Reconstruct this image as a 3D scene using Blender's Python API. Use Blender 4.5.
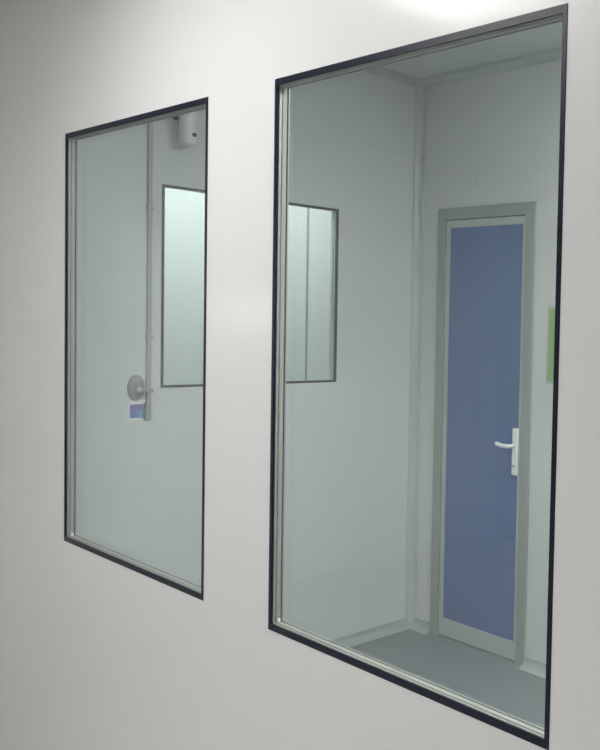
import bpy, bmesh, math
from mathutils import Vector, Matrix
C = bpy.context.scene
for o in list(bpy.data.objects): bpy.data.objects.remove(o)

# ------------------------------------------------------------------ camera, world, exposure
cam_data = bpy.data.cameras.new('camera')
cam = bpy.data.objects.new('camera', cam_data)
C.collection.objects.link(cam)
r = Vector((0.82796012, 0.55977654, 0.03364921)); u = Vector((-0.04940027, 0.01303412, 0.99869401)); f = Vector((-0.55860689, 0.82854109, -0.03844484))
M = Matrix((r, u, -f)).transposed().to_4x4()
M.translation = Vector((2.15826, -1.11633, 1.55762))
cam.matrix_world = M
cam_data.sensor_fit = 'VERTICAL'; cam_data.sensor_height = 24.0
cam_data.lens = 847.826 / 750 * 24.0
cam_data.shift_x = -434.862 / 750          # the photograph is a crop from the left of its frame
cam_data.shift_y = -13.277 / 750
cam_data.clip_start = 0.01
C.camera = cam
C.view_settings.view_transform = 'Standard'; C.view_settings.look = 'None'
C.view_settings.gamma = 1; C.view_settings.use_curve_mapping = False
C.view_settings.exposure = 0.0
w = bpy.data.worlds.new('world'); C.world = w; w.use_nodes = True
w.node_tree.nodes['Background'].inputs[0].default_value = (0.6, 0.63, 0.65, 1)
w.node_tree.nodes['Background'].inputs[1].default_value = 0.15

# ceiling fixtures: (x, y, length x, width y, strength, colour, label)
NEAR_LIGHTS = [(-0.25, -0.88, 0.9, 0.4, 19.5, (1.0, 0.985, 0.975)),
               (-0.6, -2.6, 1.0, 0.6, 12.5, (1.0, 0.982, 0.97)),  # unseen fill light, added to light the partition more evenly
               (2.8, -2.6, 1.2, 0.6, 9.0, (1.0, 0.982, 0.97))]  # dimmer fill light further back, also added out of view
FAR_LIGHTS = [(1.15, 0.72, 1.3, 0.4, 35.0, (0.95, 1.0, 0.98))]
BEYOND_LIGHTS = [(-2.25, 1.1, 0.7, 1.6, 8.5, (0.96, 1.0, 0.99))]

# ------------------------------------------------------------------ materials
def mat(name, col, rough=0.5, metal=0.0, coat=0.0, bump=0.0, bscale=200.0, vary=0.0, vscale=3.0, spec=0.5):
    m = bpy.data.materials.new(name); m.use_nodes = True
    nt = m.node_tree; b = nt.nodes['Principled BSDF']
    b.inputs['Base Color'].default_value = (*col, 1)
    b.inputs['Roughness'].default_value = rough
    b.inputs['Metallic'].default_value = metal
    b.inputs['Specular IOR Level'].default_value = spec
    if coat: b.inputs['Coat Weight'].default_value = coat; b.inputs['Coat Roughness'].default_value = 0.14
    tc = nt.nodes.new('ShaderNodeTexCoord')
    if bump:
        n = nt.nodes.new('ShaderNodeTexNoise'); n.inputs['Scale'].default_value = bscale; n.inputs['Detail'].default_value = 3
        bp = nt.nodes.new('ShaderNodeBump'); bp.inputs['Strength'].default_value = bump; bp.inputs['Distance'].default_value = 0.002
        nt.links.new(tc.outputs['Object'], n.inputs['Vector']); nt.links.new(n.outputs['Fac'], bp.inputs['Height'])
        nt.links.new(bp.outputs['Normal'], b.inputs['Normal'])
    if vary:
        n = nt.nodes.new('ShaderNodeTexNoise'); n.inputs['Scale'].default_value = vscale; n.inputs['Detail'].default_value = 4
        mx = nt.nodes.new('ShaderNodeMix'); mx.data_type = 'RGBA'
        mx.inputs[6].default_value = (*[c * (1 - vary) for c in col], 1)
        mx.inputs[7].default_value = (*[min(1, c * (1 + vary)) for c in col], 1)
        nt.links.new(tc.outputs['Object'], n.inputs['Vector']); nt.links.new(n.outputs['Fac'], mx.inputs[0])
        nt.links.new(mx.outputs[2], b.inputs['Base Color'])
    return m

def glass_mat(name, tint, refl=0.5):
    m = bpy.data.materials.new(name); m.use_nodes = True
    nt = m.node_tree; nt.nodes.clear()
    out = nt.nodes.new('ShaderNodeOutputMaterial'); mx = nt.nodes.new('ShaderNodeMixShader')
    tr = nt.nodes.new('ShaderNodeBsdfTransparent'); gl = nt.nodes.new('ShaderNodeBsdfGlossy')
    fr = nt.nodes.new('ShaderNodeFresnel'); fr.inputs['IOR'].default_value = 1.5
    mu = nt.nodes.new('ShaderNodeMath'); mu.operation = 'MULTIPLY'; mu.inputs[1].default_value = refl; mu.use_clamp = True
    tr.inputs['Color'].default_value = (*tint, 1); gl.inputs['Roughness'].default_value = 0.0
    gl.inputs['Color'].default_value = (0.95, 1.0, 0.98, 1)
    ge = nt.nodes.new('ShaderNodeNewGeometry'); mr = nt.nodes.new('ShaderNodeMapRange')   # same reflectance on entering and leaving the thin pane
    mr.inputs['To Min'].default_value = 1.5; mr.inputs['To Max'].default_value = 1 / 1.5
    nt.links.new(ge.outputs['Backfacing'], mr.inputs['Value']); nt.links.new(mr.outputs[0], fr.inputs['IOR'])
    nt.links.new(fr.outputs[0], mu.inputs[0]); nt.links.new(mu.outputs[0], mx.inputs[0])
    nt.links.new(tr.outputs[0], mx.inputs[1]); nt.links.new(gl.outputs[0], mx.inputs[2]); nt.links.new(mx.outputs[0], out.inputs[0])
    return m

def emit_mat(name, col, s):
    m = bpy.data.materials.new(name); m.use_nodes = True
    b = m.node_tree.nodes['Principled BSDF']
    b.inputs['Base Color'].default_value = (0.8, 0.8, 0.8, 1)
    b.inputs['Emission Color'].default_value = (*col, 1); b.inputs['Emission Strength'].default_value = s
    return m

m_wall = mat('wall_lacquer_white', (0.78, 0.78, 0.775), 0.38, coat=0.25, bump=0.05, bscale=60, vary=0.012)
m_wall_in = mat('panel_lacquer_greywhite', (0.65, 0.67, 0.66), 0.45, bump=0.04, bscale=60, vary=0.012)
m_ceil = mat('ceiling_panel_white', (0.66, 0.68, 0.67), 0.6)
m_floor = mat('vinyl_grey', (0.19, 0.22, 0.23), 0.42, bump=0.08, bscale=120, vary=0.05, vscale=9)
m_floor_near = mat('vinyl_beige', (0.62, 0.60, 0.58), 0.4, bump=0.08, bscale=120, vary=0.03, vscale=9)
m_cove = mat('cove_profile_grey', (0.50, 0.535, 0.52), 0.4)
m_cove_floor = mat('cove_vinyl_grey', (0.36, 0.39, 0.39), 0.5)
m_gasket = mat('black_gasket', (0.008, 0.011, 0.026), 0.35, spec=0.2)
m_gasket_dark = mat('dark_grey_gasket', (0.05, 0.055, 0.06), 0.4)
m_alu = mat('aluminium_satin', (0.62, 0.63, 0.60), 0.35, 0.75)
m_spacer = mat('spacer_aluminium', (0.33, 0.34, 0.32), 0.45, 0.2)
m_bead = mat('spacer_sealant_light', (0.33, 0.34, 0.31), 0.5)
m_frame = mat('door_frame_grey', (0.36, 0.385, 0.37), 0.4, 0.1)
m_leaf = mat('door_leaf_grey', (0.50, 0.53, 0.515), 0.4, 0.1)
m_blue = mat('door_blue_laminate', (0.135, 0.19, 0.36), 0.35, bump=0.04, bscale=150, vary=0.03)
m_white = mat('white_plastic', (0.85, 0.85, 0.86), 0.3)
m_dark = mat('dark_plastic', (0.06, 0.065, 0.065), 0.4)
m_grey = mat('grey_plastic', (0.30, 0.315, 0.30), 0.4)
m_conduit = mat('conduit_grey', (0.40, 0.415, 0.40), 0.45)
m_metal = mat('brushed_steel', (0.45, 0.46, 0.45), 0.35, 0.6)
m_green = mat('green_print', (0.30, 0.46, 0.22), 0.5)
m_card_blue = mat('blue_print', (0.12, 0.20, 0.55), 0.5)
m_card_purple = mat('violet_print', (0.20, 0.18, 0.42), 0.5)
m_card_teal = mat('teal_print', (0.15, 0.38, 0.50), 0.5)
m_glass = glass_mat('clear_green_glass', (0.982, 0.987, 0.984))
m_glass2 = glass_mat('end_window_glass', (0.965, 0.985, 0.98))
m_gap = mat('joint_sealant', (0.28, 0.31, 0.30), 0.6)

# ------------------------------------------------------------------ helpers
def add_box(bm, x0, x1, y0, y1, z0, z1):
    v = [bm.verts.new(p) for p in ((x0,y0,z0),(x1,y0,z0),(x1,y1,z0),(x0,y1,z0),(x0,y0,z1),(x1,y0,z1),(x1,y1,z1),(x0,y1,z1))]
    for q in ((0,3,2,1),(4,5,6,7),(0,1,5,4),(1,2,6,5),(2,3,7,6),(3,0,4,7)): bm.faces.new([v[i] for i in q])
def bev(bm, w, seg=2):
    bmesh.ops.bevel(bm, geom=list(bm.edges), offset=w, segments=seg, profile=0.6, affect='EDGES', clamp_overlap=True)
def obj(name, bm, m, parent=None, smooth=False):
    bmesh.ops.recalc_face_normals(bm, faces=bm.faces)
    me = bpy.data.meshes.new(name); bm.to_mesh(me); bm.free()
    if m: me.materials.append(m)
    if smooth:
        for p in me.polygons: p.use_smooth = True
    o = bpy.data.objects.new(name, me); C.collection.objects.link(o)
    if parent:
        o.parent = parent; o.matrix_parent_inverse = Matrix.Translation(-parent.location)
    return o
def box(name, m, parent, x0, x1, y0, y1, z0, z1, b=0.0):
    bm = bmesh.new(); add_box(bm, x0, x1, y0, y1, z0, z1)
    if b: bev(bm, b)
    return obj(name, bm, m, parent)
def struct(o): o['kind'] = 'structure'; return o
def empty(name, loc):
    o = bpy.data.objects.new(name, None); C.collection.objects.link(o); o.location = loc; o.empty_display_size = 0.1
    return o
def tag(o, label, cat, group=None):
    o['label'] = label; o['category'] = cat
    if group: o['group'] = group
    return o
def prism(bm, prof, a, b, axis):
    """extrude a closed 2D profile (points in the two other axes) from a to b along axis"""
    def P(t, p):
        return {'x': (t, p[0], p[1]), 'y': (p[0], t, p[1]), 'z': (p[0], p[1], t)}[axis]
    A = [bm.verts.new(P(a, p)) for p in prof]; B = [bm.verts.new(P(b, p)) for p in prof]
    n = len(prof)
    for i in range(n): bm.faces.new((A[i], A[(i+1) % n], B[(i+1) % n], B[i]))
    bm.faces.new(A); bm.faces.new(B[::-1])
def lathe(bm, c, axis, prof, n=28, sx=1.0):
    """prof: (radius, height) pairs, revolved about axis through c; sx squeezes the first cross direction"""
    rings = []
    for (rr, h) in prof:
        ring = []
        for k in range(n):
            t = 2 * math.pi * k / n; a = rr * math.cos(t) * sx; b = rr * math.sin(t)
            d = {'x': (h, a, b), 'y': (a, h, b), 'z': (a, b, h)}[axis]
            ring.append(bm.verts.new(Vector(c) + Vector(d)))
        rings.append(ring)
    for A, B in zip(rings, rings[1:]):
        for k in range(n): bm.faces.new((A[k], A[(k+1) % n], B[(k+1) % n], B[k]))
    bm.faces.new(rings[0][::-1]); bm.faces.new(rings[-1])
def tube(bm, pts, rad, n=14):
    rings = []
    for i, p in enumerate(pts):
        p = Vector(p); d = (Vector(pts[min(i+1, len(pts)-1)]) - Vector(pts[max(i-1, 0)])).normalized()
        s = d.cross(Vector((0.13, 0.2, 0.97) if abs(d.z) < .9 else (0.97, 0.2, 0.1))).normalized(); t = d.cross(s)
        rings.append([bm.verts.new(p + rad * (s * math.cos(2*math.pi*k/n) + t * math.sin(2*math.pi*k/n))) for k in range(n)])
    for A, B in zip(rings, rings[1:]):
        for k in range(n): bm.faces.new((A[k], A[(k+1) % n], B[(k+1) % n], B[k]))
    bm.faces.new(rings[0][::-1]); bm.faces.new(rings[-1])

# ------------------------------------------------------------------ the setting
FL, CE = -0.02, 2.748
W, L = -1.5945, 1.5518            # end wall face, door wall face
T = 0.030                          # partition thickness
XA, XB = -3.4, 4.2                 # extents of both rooms
YN = -3.6                          # back of the near room
WT, WB = 2.1396, 0.7543            # both windows' top and bottom
WIN = [(0.0, 1.0138), (-1.3485, -0.3460)]
EW = (0.3903, 1.1232, 1.2485, 2.0508)   # end wall window y0 y1 z0 z1

struct(box('floor', m_floor, None, XA - .1, XB + .1, 0.001, L + .1, FL - .1, FL))
FN = -0.24     # the near room's floor lies lower than the glazed room's raised floor
struct(box('floor_near', m_floor_near, None, XA - .1, XB + .1, YN - .1, 0.0, FN - .1, FN))
struct(box('ceiling', m_ceil, None, XA - .1, XB + .1, YN - .1, L + .1, CE, CE + .1))

# partition with two openings, one closed shell
def grid_wall(name, m, us, vs, holes, to3):
    """a slab cut in cells, cells in holes left open; to3(u, v, side) gives the point"""
    bm = bmesh.new(); cache = {}
    def V(i, j, s):
        k = (i, j, s)
        if k not in cache: cache[k] = bm.verts.new(to3(us[i], vs[j], s))
        return cache[k]
    nu, nv = len(us) - 1, len(vs) - 1
    solid = lambda i, j: 0 <= i < nu and 0 <= j < nv and not any(h[0] <= us[i] < h[1] - 1e-6 and h[2] <= vs[j] < h[3] - 1e-6 for h in holes)
    for i in range(nu):
        for j in range(nv):
            if not solid(i, j): continue
            for s in (0, 1): bm.faces.new((V(i,j,s), V(i+1,j,s), V(i+1,j+1,s), V(i,j+1,s)))
            for (di, dj, a, b) in ((-1,0,(i,j),(i,j+1)), (1,0,(i+1,j),(i+1,j+1)), (0,-1,(i,j),(i+1,j)), (0,1,(i,j+1),(i+1,j+1))):
                if not solid(i + di, j + dj): bm.faces.new((V(*a,0), V(*b,0), V(*b,1), V(*a,1)))
    return struct(obj(name, bm, m))
grid_wall('wall_partition', m_wall, [XA, WIN[1][0], WIN[1][1], 0.0, WIN[0][1], XB], [FN, WB, WT, CE],
          [(a, b, WB, WT) for a, b in WIN], lambda a, b, s: (a, T * s, b))
grid_wall('wall_end', m_wall_in, [T, EW[0], EW[1], L], [FL, EW[2], EW[3], CE],
          [EW], lambda a, b, s: (W - 0.05 * s, a, b))
# door wall, with the door opening
DX0, DX1, DT = -1.4270, -0.7439, 2.0996
grid_wall('wall_door', m_wall_in, [W - 0.05, DX0 + .004, DX1 - .004, XB], [FL, DT - .004, CE],
          [(DX0 + .004, DX1 - .004, FL, DT - .004)], lambda a, b, s: (a, L + 0.09 * s, b))
struct(box('wall_right', m_wall_in, None, XB, XB + .1, YN, L + .1, FN, CE))
struct(box('wall_back', m_wall, None, XA, XB, YN - .1, YN, FN, CE))
struct(box('wall_left', m_wall, None, XA - .1, XA, YN - .1, 0.0, FN, CE))
# room beyond the end window: a wall made of panels with a joint strip
wb = empty('wall_beyond', (-3.3, 1.0, FL)); wb['kind'] = 'structure'
JX = -2.9
for a, b in ((T + .001, 1.707 - .004), (1.707 + .004, L + 1.8)):
    box('wall_panel', m_wall_in, wb, JX - .05, JX, a, b, FL, CE)
box('joint_strip', m_gap, wb, JX - .04, JX + .001, 1.700, 1.714, FL, CE)
struct(box('floor_beyond', m_floor, None, JX - .1, W - .05, L + .1, L + 1.9, FL - .1, FL))
struct(box('ceiling_beyond', m_ceil, None, JX - .1, W - .05, L + .1, L + 1.9, CE, CE + .1))
struct(box('wall_beyond_far', m_wall_in, None, JX - .1, W - .0, L + 1.9, L + 2.0, FL, CE))
struct(box('wall_beyond_right', m_wall_in, None, W - .05, W - .001, L + .095, L + 1.9, FL, CE))

# coving profiles
RC = 0.045
def cove_prof(cx, cy, sx, sy, rc=RC, n=10, lip=0.0025):
    """2D concave quarter fillet in the corner (cx, cy) opening towards (sx, sy)"""
    pts = [(cx, cy), (cx + sx * rc, cy), (cx + sx * rc, cy + sy * lip)]
    for k in range(n + 1):
        t = math.pi / 2 * k / n
        ox, oy = cx + sx * rc, cy + sy * rc
        pts.append((ox - sx * (rc - lip) * math.sin(t), oy - sy * (rc - lip) * math.cos(t)))
    pts += [(cx + sx * lip, cy + sy * rc), (cx, cy + sy * rc)]
    out = []
    for p in pts:
        if not out or (abs(p[0]-out[-1][0]) + abs(p[1]-out[-1][1])) > 1e-6: out.append(p)
    return out
def cove(name, m, prof, a, b, axis):
    bm = bmesh.new(); prism(bm, prof, a, b, axis); return struct(obj(name, bm, m))
cove('trim_1', m_cove, cove_prof(W, L, 1, -1, 0.038), FL, CE, 'z')
cove('trim_2', m_cove, cove_prof(W, CE, 1, -1, 0.036), T, L, 'y')
cove('trim_3', m_cove, cove_prof(L, CE, -1, -1, 0.036), W, XB, 'x')
cove('baseboard_end', m_cove_floor, cove_prof(W, FL, 1, 1), T, L, 'y')
cove('baseboard_door_left', m_cove_floor, cove_prof(L, FL, -1, 1), W, DX0, 'x')
cove('baseboard_door_right', m_cove_floor, cove_prof(L, FL, -1, 1), DX1, XB, 'x')

# ------------------------------------------------------------------ windows
def ring(name, m, parent, x0, x1, z0, z1, wd, wz, y0, y1, b=0.0):
    """four mitred bars in the XZ plane as ONE mesh"""
    bm = bmesh.new()
    o = [(x0,z0),(x1,z0),(x1,z1),(x0,z1)]; i = [(x0+wd,z0+wz),(x1-wd,z0+wz),(x1-wd,z1-wz),(x0+wd,z1-wz)]
    v = {}
    for s, y in ((0, y0), (1, y1)):
        v['o', s] = [bm.verts.new((p[0], y, p[1])) for p in o]; v['i', s] = [bm.verts.new((p[0], y, p[1])) for p in i]
    for k in range(4):
        j = (k + 1) % 4
        for s in (0, 1): bm.faces.new((v['o',s][k], v['o',s][j], v['i',s][j], v['i',s][k]))
        bm.faces.new((v['o',0][k], v['o',0][j], v['o',1][j], v['o',1][k]))
        bm.faces.new((v['i',0][k], v['i',0][j], v['i',1][j], v['i',1][k]))
    if b: bmesh.ops.recalc_face_normals(bm, faces=bm.faces); bev(bm, b, 2)
    return obj(name, bm, m, parent)
for n, (x0, x1) in enumerate(WIN):
    wn = empty('window_%d' % (n + 1), ((x0 + x1) / 2, 0, WB)); wn['kind'] = 'structure'
    ring('front_gasket', m_gasket, wn, x0, x1, WB, WT, 0.0125, 0.0165, -0.0012, 0.0010, 0.0005)
    box('front_pane', m_glass, wn, x0 + .002, x1 - .002, 0.0012, 0.0050, WB + .002, WT - .002)
    ring('spacer_frame', m_spacer, wn, x0, x1, WB, WT, 0.0115, 0.0155, 0.0052, 0.0115)
    ring('spacer_groove', m_gasket_dark, wn, x0, x1, WB, WT, 0.0105, 0.0145, 0.0115, 0.0135)
    ring('sealant_bead', m_bead, wn, x0, x1, WB, WT, 0.0120, 0.0160, 0.0135, 0.0235)
    box('rear_pane', m_glass, wn, x0 + .002, x1 - .002, 0.0237, 0.0275, WB + .002, WT - .002)
    ring('rear_gasket', m_bead, wn, x0, x1, WB, WT, 0.0120, 0.0160, 0.0277, T + 0.0008)
    box('corner_key', m_white, wn, x0 + .0122, x0 + .0175, 0.0145, 0.0215, WB + .0162, WB + .0255, 0.001)
# end window
wn = empty('window_3', (W, (EW[0] + EW[1]) / 2, EW[2])); wn['kind'] = 'structure'
def ring_x(name, m, x0, x1, wd, b=0.0):
    bm = bmesh.new()
    y0, y1, z0, z1 = EW
    o = [(y0,z0),(y1,z0),(y1,z1),(y0,z1)]; i = [(y0+wd,z0+wd),(y1-wd,z0+wd),(y1-wd,z1-wd),(y0+wd,z1-wd)]
    v = {}
    for s, x in ((0, x0), (1, x1)):
        v['o', s] = [bm.verts.new((x, p[0], p[1])) for p in o]; v['i', s] = [bm.verts.new((x, p[0], p[1])) for p in i]
    for k in range(4):
        j = (k + 1) % 4
        for s in (0, 1): bm.faces.new((v['o',s][k], v['o',s][j], v['i',s][j], v['i',s][k]))
        bm.faces.new((v['o',0][k], v['o',0][j], v['o',1][j], v['o',1][k]))
        bm.faces.new((v['i',0][k], v['i',0][j], v['i',1][j], v['i',1][k]))
    return obj(name, bm, m, wn)
ring_x('front_gasket', m_gasket_dark, W + .0012, W - .009, 0.010)
ring_x('spacer_frame', m_wall_in, W - .0092, W - .024, 0.007)
ring_x('rear_gasket', m_wall_in, W - .0302, W - .0512, 0.007)
box('front_pane', m_glass2, wn, W - .009, W - .004, EW[0] + .006, EW[1] - .006, EW[2] + .006, EW[3] - .006)
box('rear_pane', m_glass2, wn, W - .030, W - .025, EW[0] + .006, EW[1] - .006, EW[2] + .006, EW[3] - .006)

# ------------------------------------------------------------------ blue door
d = empty('door_1', ((DX0 + DX1) / 2, L, FL)); d['kind'] = 'structure'
FW = 0.056
bm = bmesh.new()      # frame: face casing with a stepped rebate, an inverted U
for (a0, a1, ya, yb) in ((0.0, FW, -0.012, 0.086), (FW, FW + .012, 0.018, 0.086)):
    add_box(bm, DX0 + a0, DX0 + a1, L + ya, L + yb, FL, DT - a0)
    add_box(bm, DX1 - a1, DX1 - a0, L + ya, L + yb, FL, DT - a0)
    add_box(bm, DX0 + a1, DX1 - a1, L + ya, L + yb, DT - a1, DT - a0)
obj('door_frame', bm, m_frame, d)
lx0, lx1, lz0, lz1 = DX0 + FW + .003, DX1 - FW - .003, FL + .010, DT - FW - .003
leaf = empty('door_leaf', (lx0, L, FL)); leaf.parent = d; leaf.matrix_parent_inverse = Matrix.Translation(-d.location)
px0, px1, pz0, pz1 = -1.341, -0.823, 0.075, 2.004
bm = bmesh.new()
add_box(bm, lx0, px0, L - .004, L + .0175, lz0, lz1); add_box(bm, px1, lx1, L - .004, L + .0175, lz0, lz1)
add_box(bm, px0, px1, L - .004, L + .0175, lz0, pz0); add_box(bm, px0, px1, L - .004, L + .0175, pz1, lz1)
obj('leaf_frame', bm, m_leaf, leaf)
box('leaf_panel', m_blue, leaf, px0, px1, L - .0005, L + .016, pz0, pz1)
bm = bmesh.new(); add_box(bm, -0.854, -0.820, L - .014, L - .0006, 0.851, 1.069); bev(bm, 0.005, 3)
obj('handle_plate', bm, m_white, leaf)
bm = bmesh.new()
tube(bm, [(-0.837, L - .013, .988), (-0.837, L - .040, .988), (-0.841, L - .047, .988), (-0.850, L - .050, .988), (-0.88, L - .050, .988),
          (-0.905, L - .049, .991), (-0.920, L - .046, .992), (-0.926, L - .041, .993)], 0.0095)
obj('handle_lever', bm, m_white, leaf, True)
bm = bmesh.new(); lathe(bm, (-0.837, L - .0145, .895), 'y', [(0.0065, 0), (0.0065, -0.003), (0.005, -0.004)], 16)
obj('lock_cylinder', bm, m_metal, leaf, True)
for z in (0.25, 1.05, 1.85):
    bm = bmesh.new(); tube(bm, [(lx0 - .006, L - .012, z - .04), (lx0 - .006, L - .012, z + .04)], 0.006); obj('hinge', bm, m_frame, d, True)
struct(box('trim_4', m_gap, None, lx0, lx1, L - .002, L + .07, FL, FL + .006))   # threshold strip
box('closing_stop', m_frame, d, DX0, DX1, L + .02, L + .085, FL + .006, DT - .01)

# ------------------------------------------------------------------ things on the walls of the far room
s = empty('wall_sign', (-0.545, L, 1.46)); tag(s, 'green rectangular sign on the wall right of the blue door', 'sign')
box('sign_board', m_leaf, s, -0.652, -0.432, L - .004, L, 1.285, 1.635, 0.001)
o = box('sign_face', m_green, s, -0.640, -0.444, L - .0052, L - .0041, 1.300, 1.622); o['label'] = 'green printed face'

bm = bmesh.new(); lathe(bm, (-1.155, L, 2.206), 'y', [(0.006, 0), (0.006, -0.002), (0.003, -0.004)], 12)
tag(obj('screw_cap', bm, m_grey, None, True), 'tiny grey screw cap on the wall above the blue door', 'screw')

# conduit down the end wall, ending in a small box
c = empty('wall_conduit', (W, 0.350, 1.13)); tag(c, 'thin grey vertical conduit on the end wall behind the left window', 'conduit')
bm = bmesh.new(); add_box(bm, W, W + .010, 0.3395, 0.3545, 1.19, CE - RC); bev(bm, 0.002); obj('pipe', bm, m_conduit, c)
bm = bmesh.new(); add_box(bm, W, W + .020, 0.333, 0.351, 1.125, 1.192); bev(bm, 0.003); obj('end_box', bm, m_grey, c)
for z in (1.45, 1.95, 2.45):
    bm = bmesh.new(); add_box(bm, W, W + .0125, 0.335, 0.359, z - .006, z + .006); bev(bm, 0.0015); obj('clip', bm, m_conduit, c)

# oval lever fitting
h = empty('lever_handle', (W, 0.304, 1.252)); tag(h, 'grey oval plate with a short horizontal lever beside the conduit', 'handle')
bm = bmesh.new(); lathe(bm, (W, 0.304, 1.252), 'x', [(0.050, 0), (0.050, 0.008), (0.046, 0.014), (0.030, 0.019), (0.012, 0.021)], 32, 0.56)
obj('back_plate', bm, m_grey, h, True)
bm = bmesh.new(); lathe(bm, (W + .018, 0.304, 1.246), 'x', [(0.013, 0), (0.012, 0.020), (0.009, 0.025)], 18); obj('spindle', bm, m_metal, h, True)
bm = bmesh.new(); add_box(bm, W + .030, W + .040, 0.292, 0.352, 1.236, 1.250); bev(bm, 0.003); obj('lever', bm, m_grey, h)

g = empty('wall_label', (W, 0.308, 1.17)); tag(g, 'small white card with a blue printed block below the oval plate', 'label')
box('card', m_white, g, W, W + .0015, 0.282, 0.336, 1.128, 1.205)
o = box('print_block', m_card_blue, g, W + .0016, W + .0022, 0.285, 0.332, 1.135, 1.165)
o = box('print_block', m_card_purple, g, W + .0016, W + .0022, 0.285, 0.332, 1.1655, 1.188); o['label'] = 'violet printed band'
o = box('print_block', m_card_teal, g, W + .0023, W + .0027, 0.312, 0.332, 1.138, 1.160); o['label'] = 'teal printed patch'

# white cylindrical fitting on a bracket near the top of the end wall
k = empty('wall_camera', (W, 0.49, 2.20)); tag(k, 'white cylindrical camera on a wall bracket high behind the left window', 'camera')
cx, cy = W + .065, 0.462
bm = bmesh.new(); lathe(bm, (cx, cy - .006, 2.210), 'z', [(0.020, 0), (0.028, 0.002), (0.031, 0.010), (0.031, 0.150), (0.028, 0.160), (0.018, 0.163)], 32)
obj('housing', bm, m_white, k, True)
bm = bmesh.new(); lathe(bm, (cx + .029, cy + .002, 2.247), 'x', [(0.008, 0), (0.008, 0.005), (0.005, 0.007)], 18); obj('lens', bm, m_dark, k, True)
bm = bmesh.new(); add_box(bm, W, cx - .028, cy - .014, cy + .014, 2.275, 2.303); bev(bm, 0.003); obj('bracket', bm, m_white, k)
bm = bmesh.new(); lathe(bm, (W, 0.436, 2.318), 'x', [(0.010, 0), (0.010, 0.008), (0.006, 0.012)], 18); obj('cable_gland', bm, m_dark, k, True)

# ------------------------------------------------------------------ ceiling lights (out of frame, they light the rooms)
def ceiling_light(x, y, lx, ly, st, col, label):
    t = empty('ceiling_light', (x, y, CE)); tag(t, label, 'ceiling light')
    bm = bmesh.new()
    for (a, b, c_, d_) in ((-lx/2-.03, lx/2+.03, -ly/2-.03, -ly/2), (-lx/2-.03, lx/2+.03, ly/2, ly/2+.03), (-lx/2-.03, -lx/2, -ly/2, ly/2), (lx/2, lx/2+.03, -ly/2, ly/2)):
        add_box(bm, x + a, x + b, y + c_, y + d_, CE - .03, CE)
    obj('light_frame', bm, m_white, t)
    box('diffuser', emit_mat('lamp_diffuser', col, st), t, x - lx/2, x + lx/2, y - ly/2, y + ly/2, CE - .022, CE)
for i, a in enumerate(NEAR_LIGHTS): ceiling_light(*a, ['rectangular ceiling light of the near room close to the two windows', 'added ceiling fill light at the back of the near room, left of the camera', 'added ceiling fill light at the back of the near room, right of the camera'][i])
for a in FAR_LIGHTS: ceiling_light(*a, 'ceiling light of the glazed room, right of the door')
for a in BEYOND_LIGHTS: ceiling_light(*a, 'ceiling light of the room behind the end window')

# lamp added out of view to mirror a soft bright spot between the windows
t = empty('added_spot_lamp', (XA, -1.60, 1.555)); tag(t, 'added round lamp, unseen, meant to mirror a bright spot between the windows', 'helper lamp')
bm = bmesh.new(); lathe(bm, (XA, -1.60, 1.555), 'x', [(0.14, 0), (0.14, 0.03), (0.128, 0.045), (0.118, 0.045)], 36); obj('spot_lamp_base', bm, m_white, t, True)
bm = bmesh.new(); lathe(bm, (XA, -1.60, 1.555), 'x', [(0.116, 0.0455), (0.105, 0.07), (0.07, 0.09), (0.03, 0.096)], 36)
obj('spot_lamp_globe', bm, emit_mat('added_spot_glow', (1.0, 0.98, 0.95), 6.0), t, True)
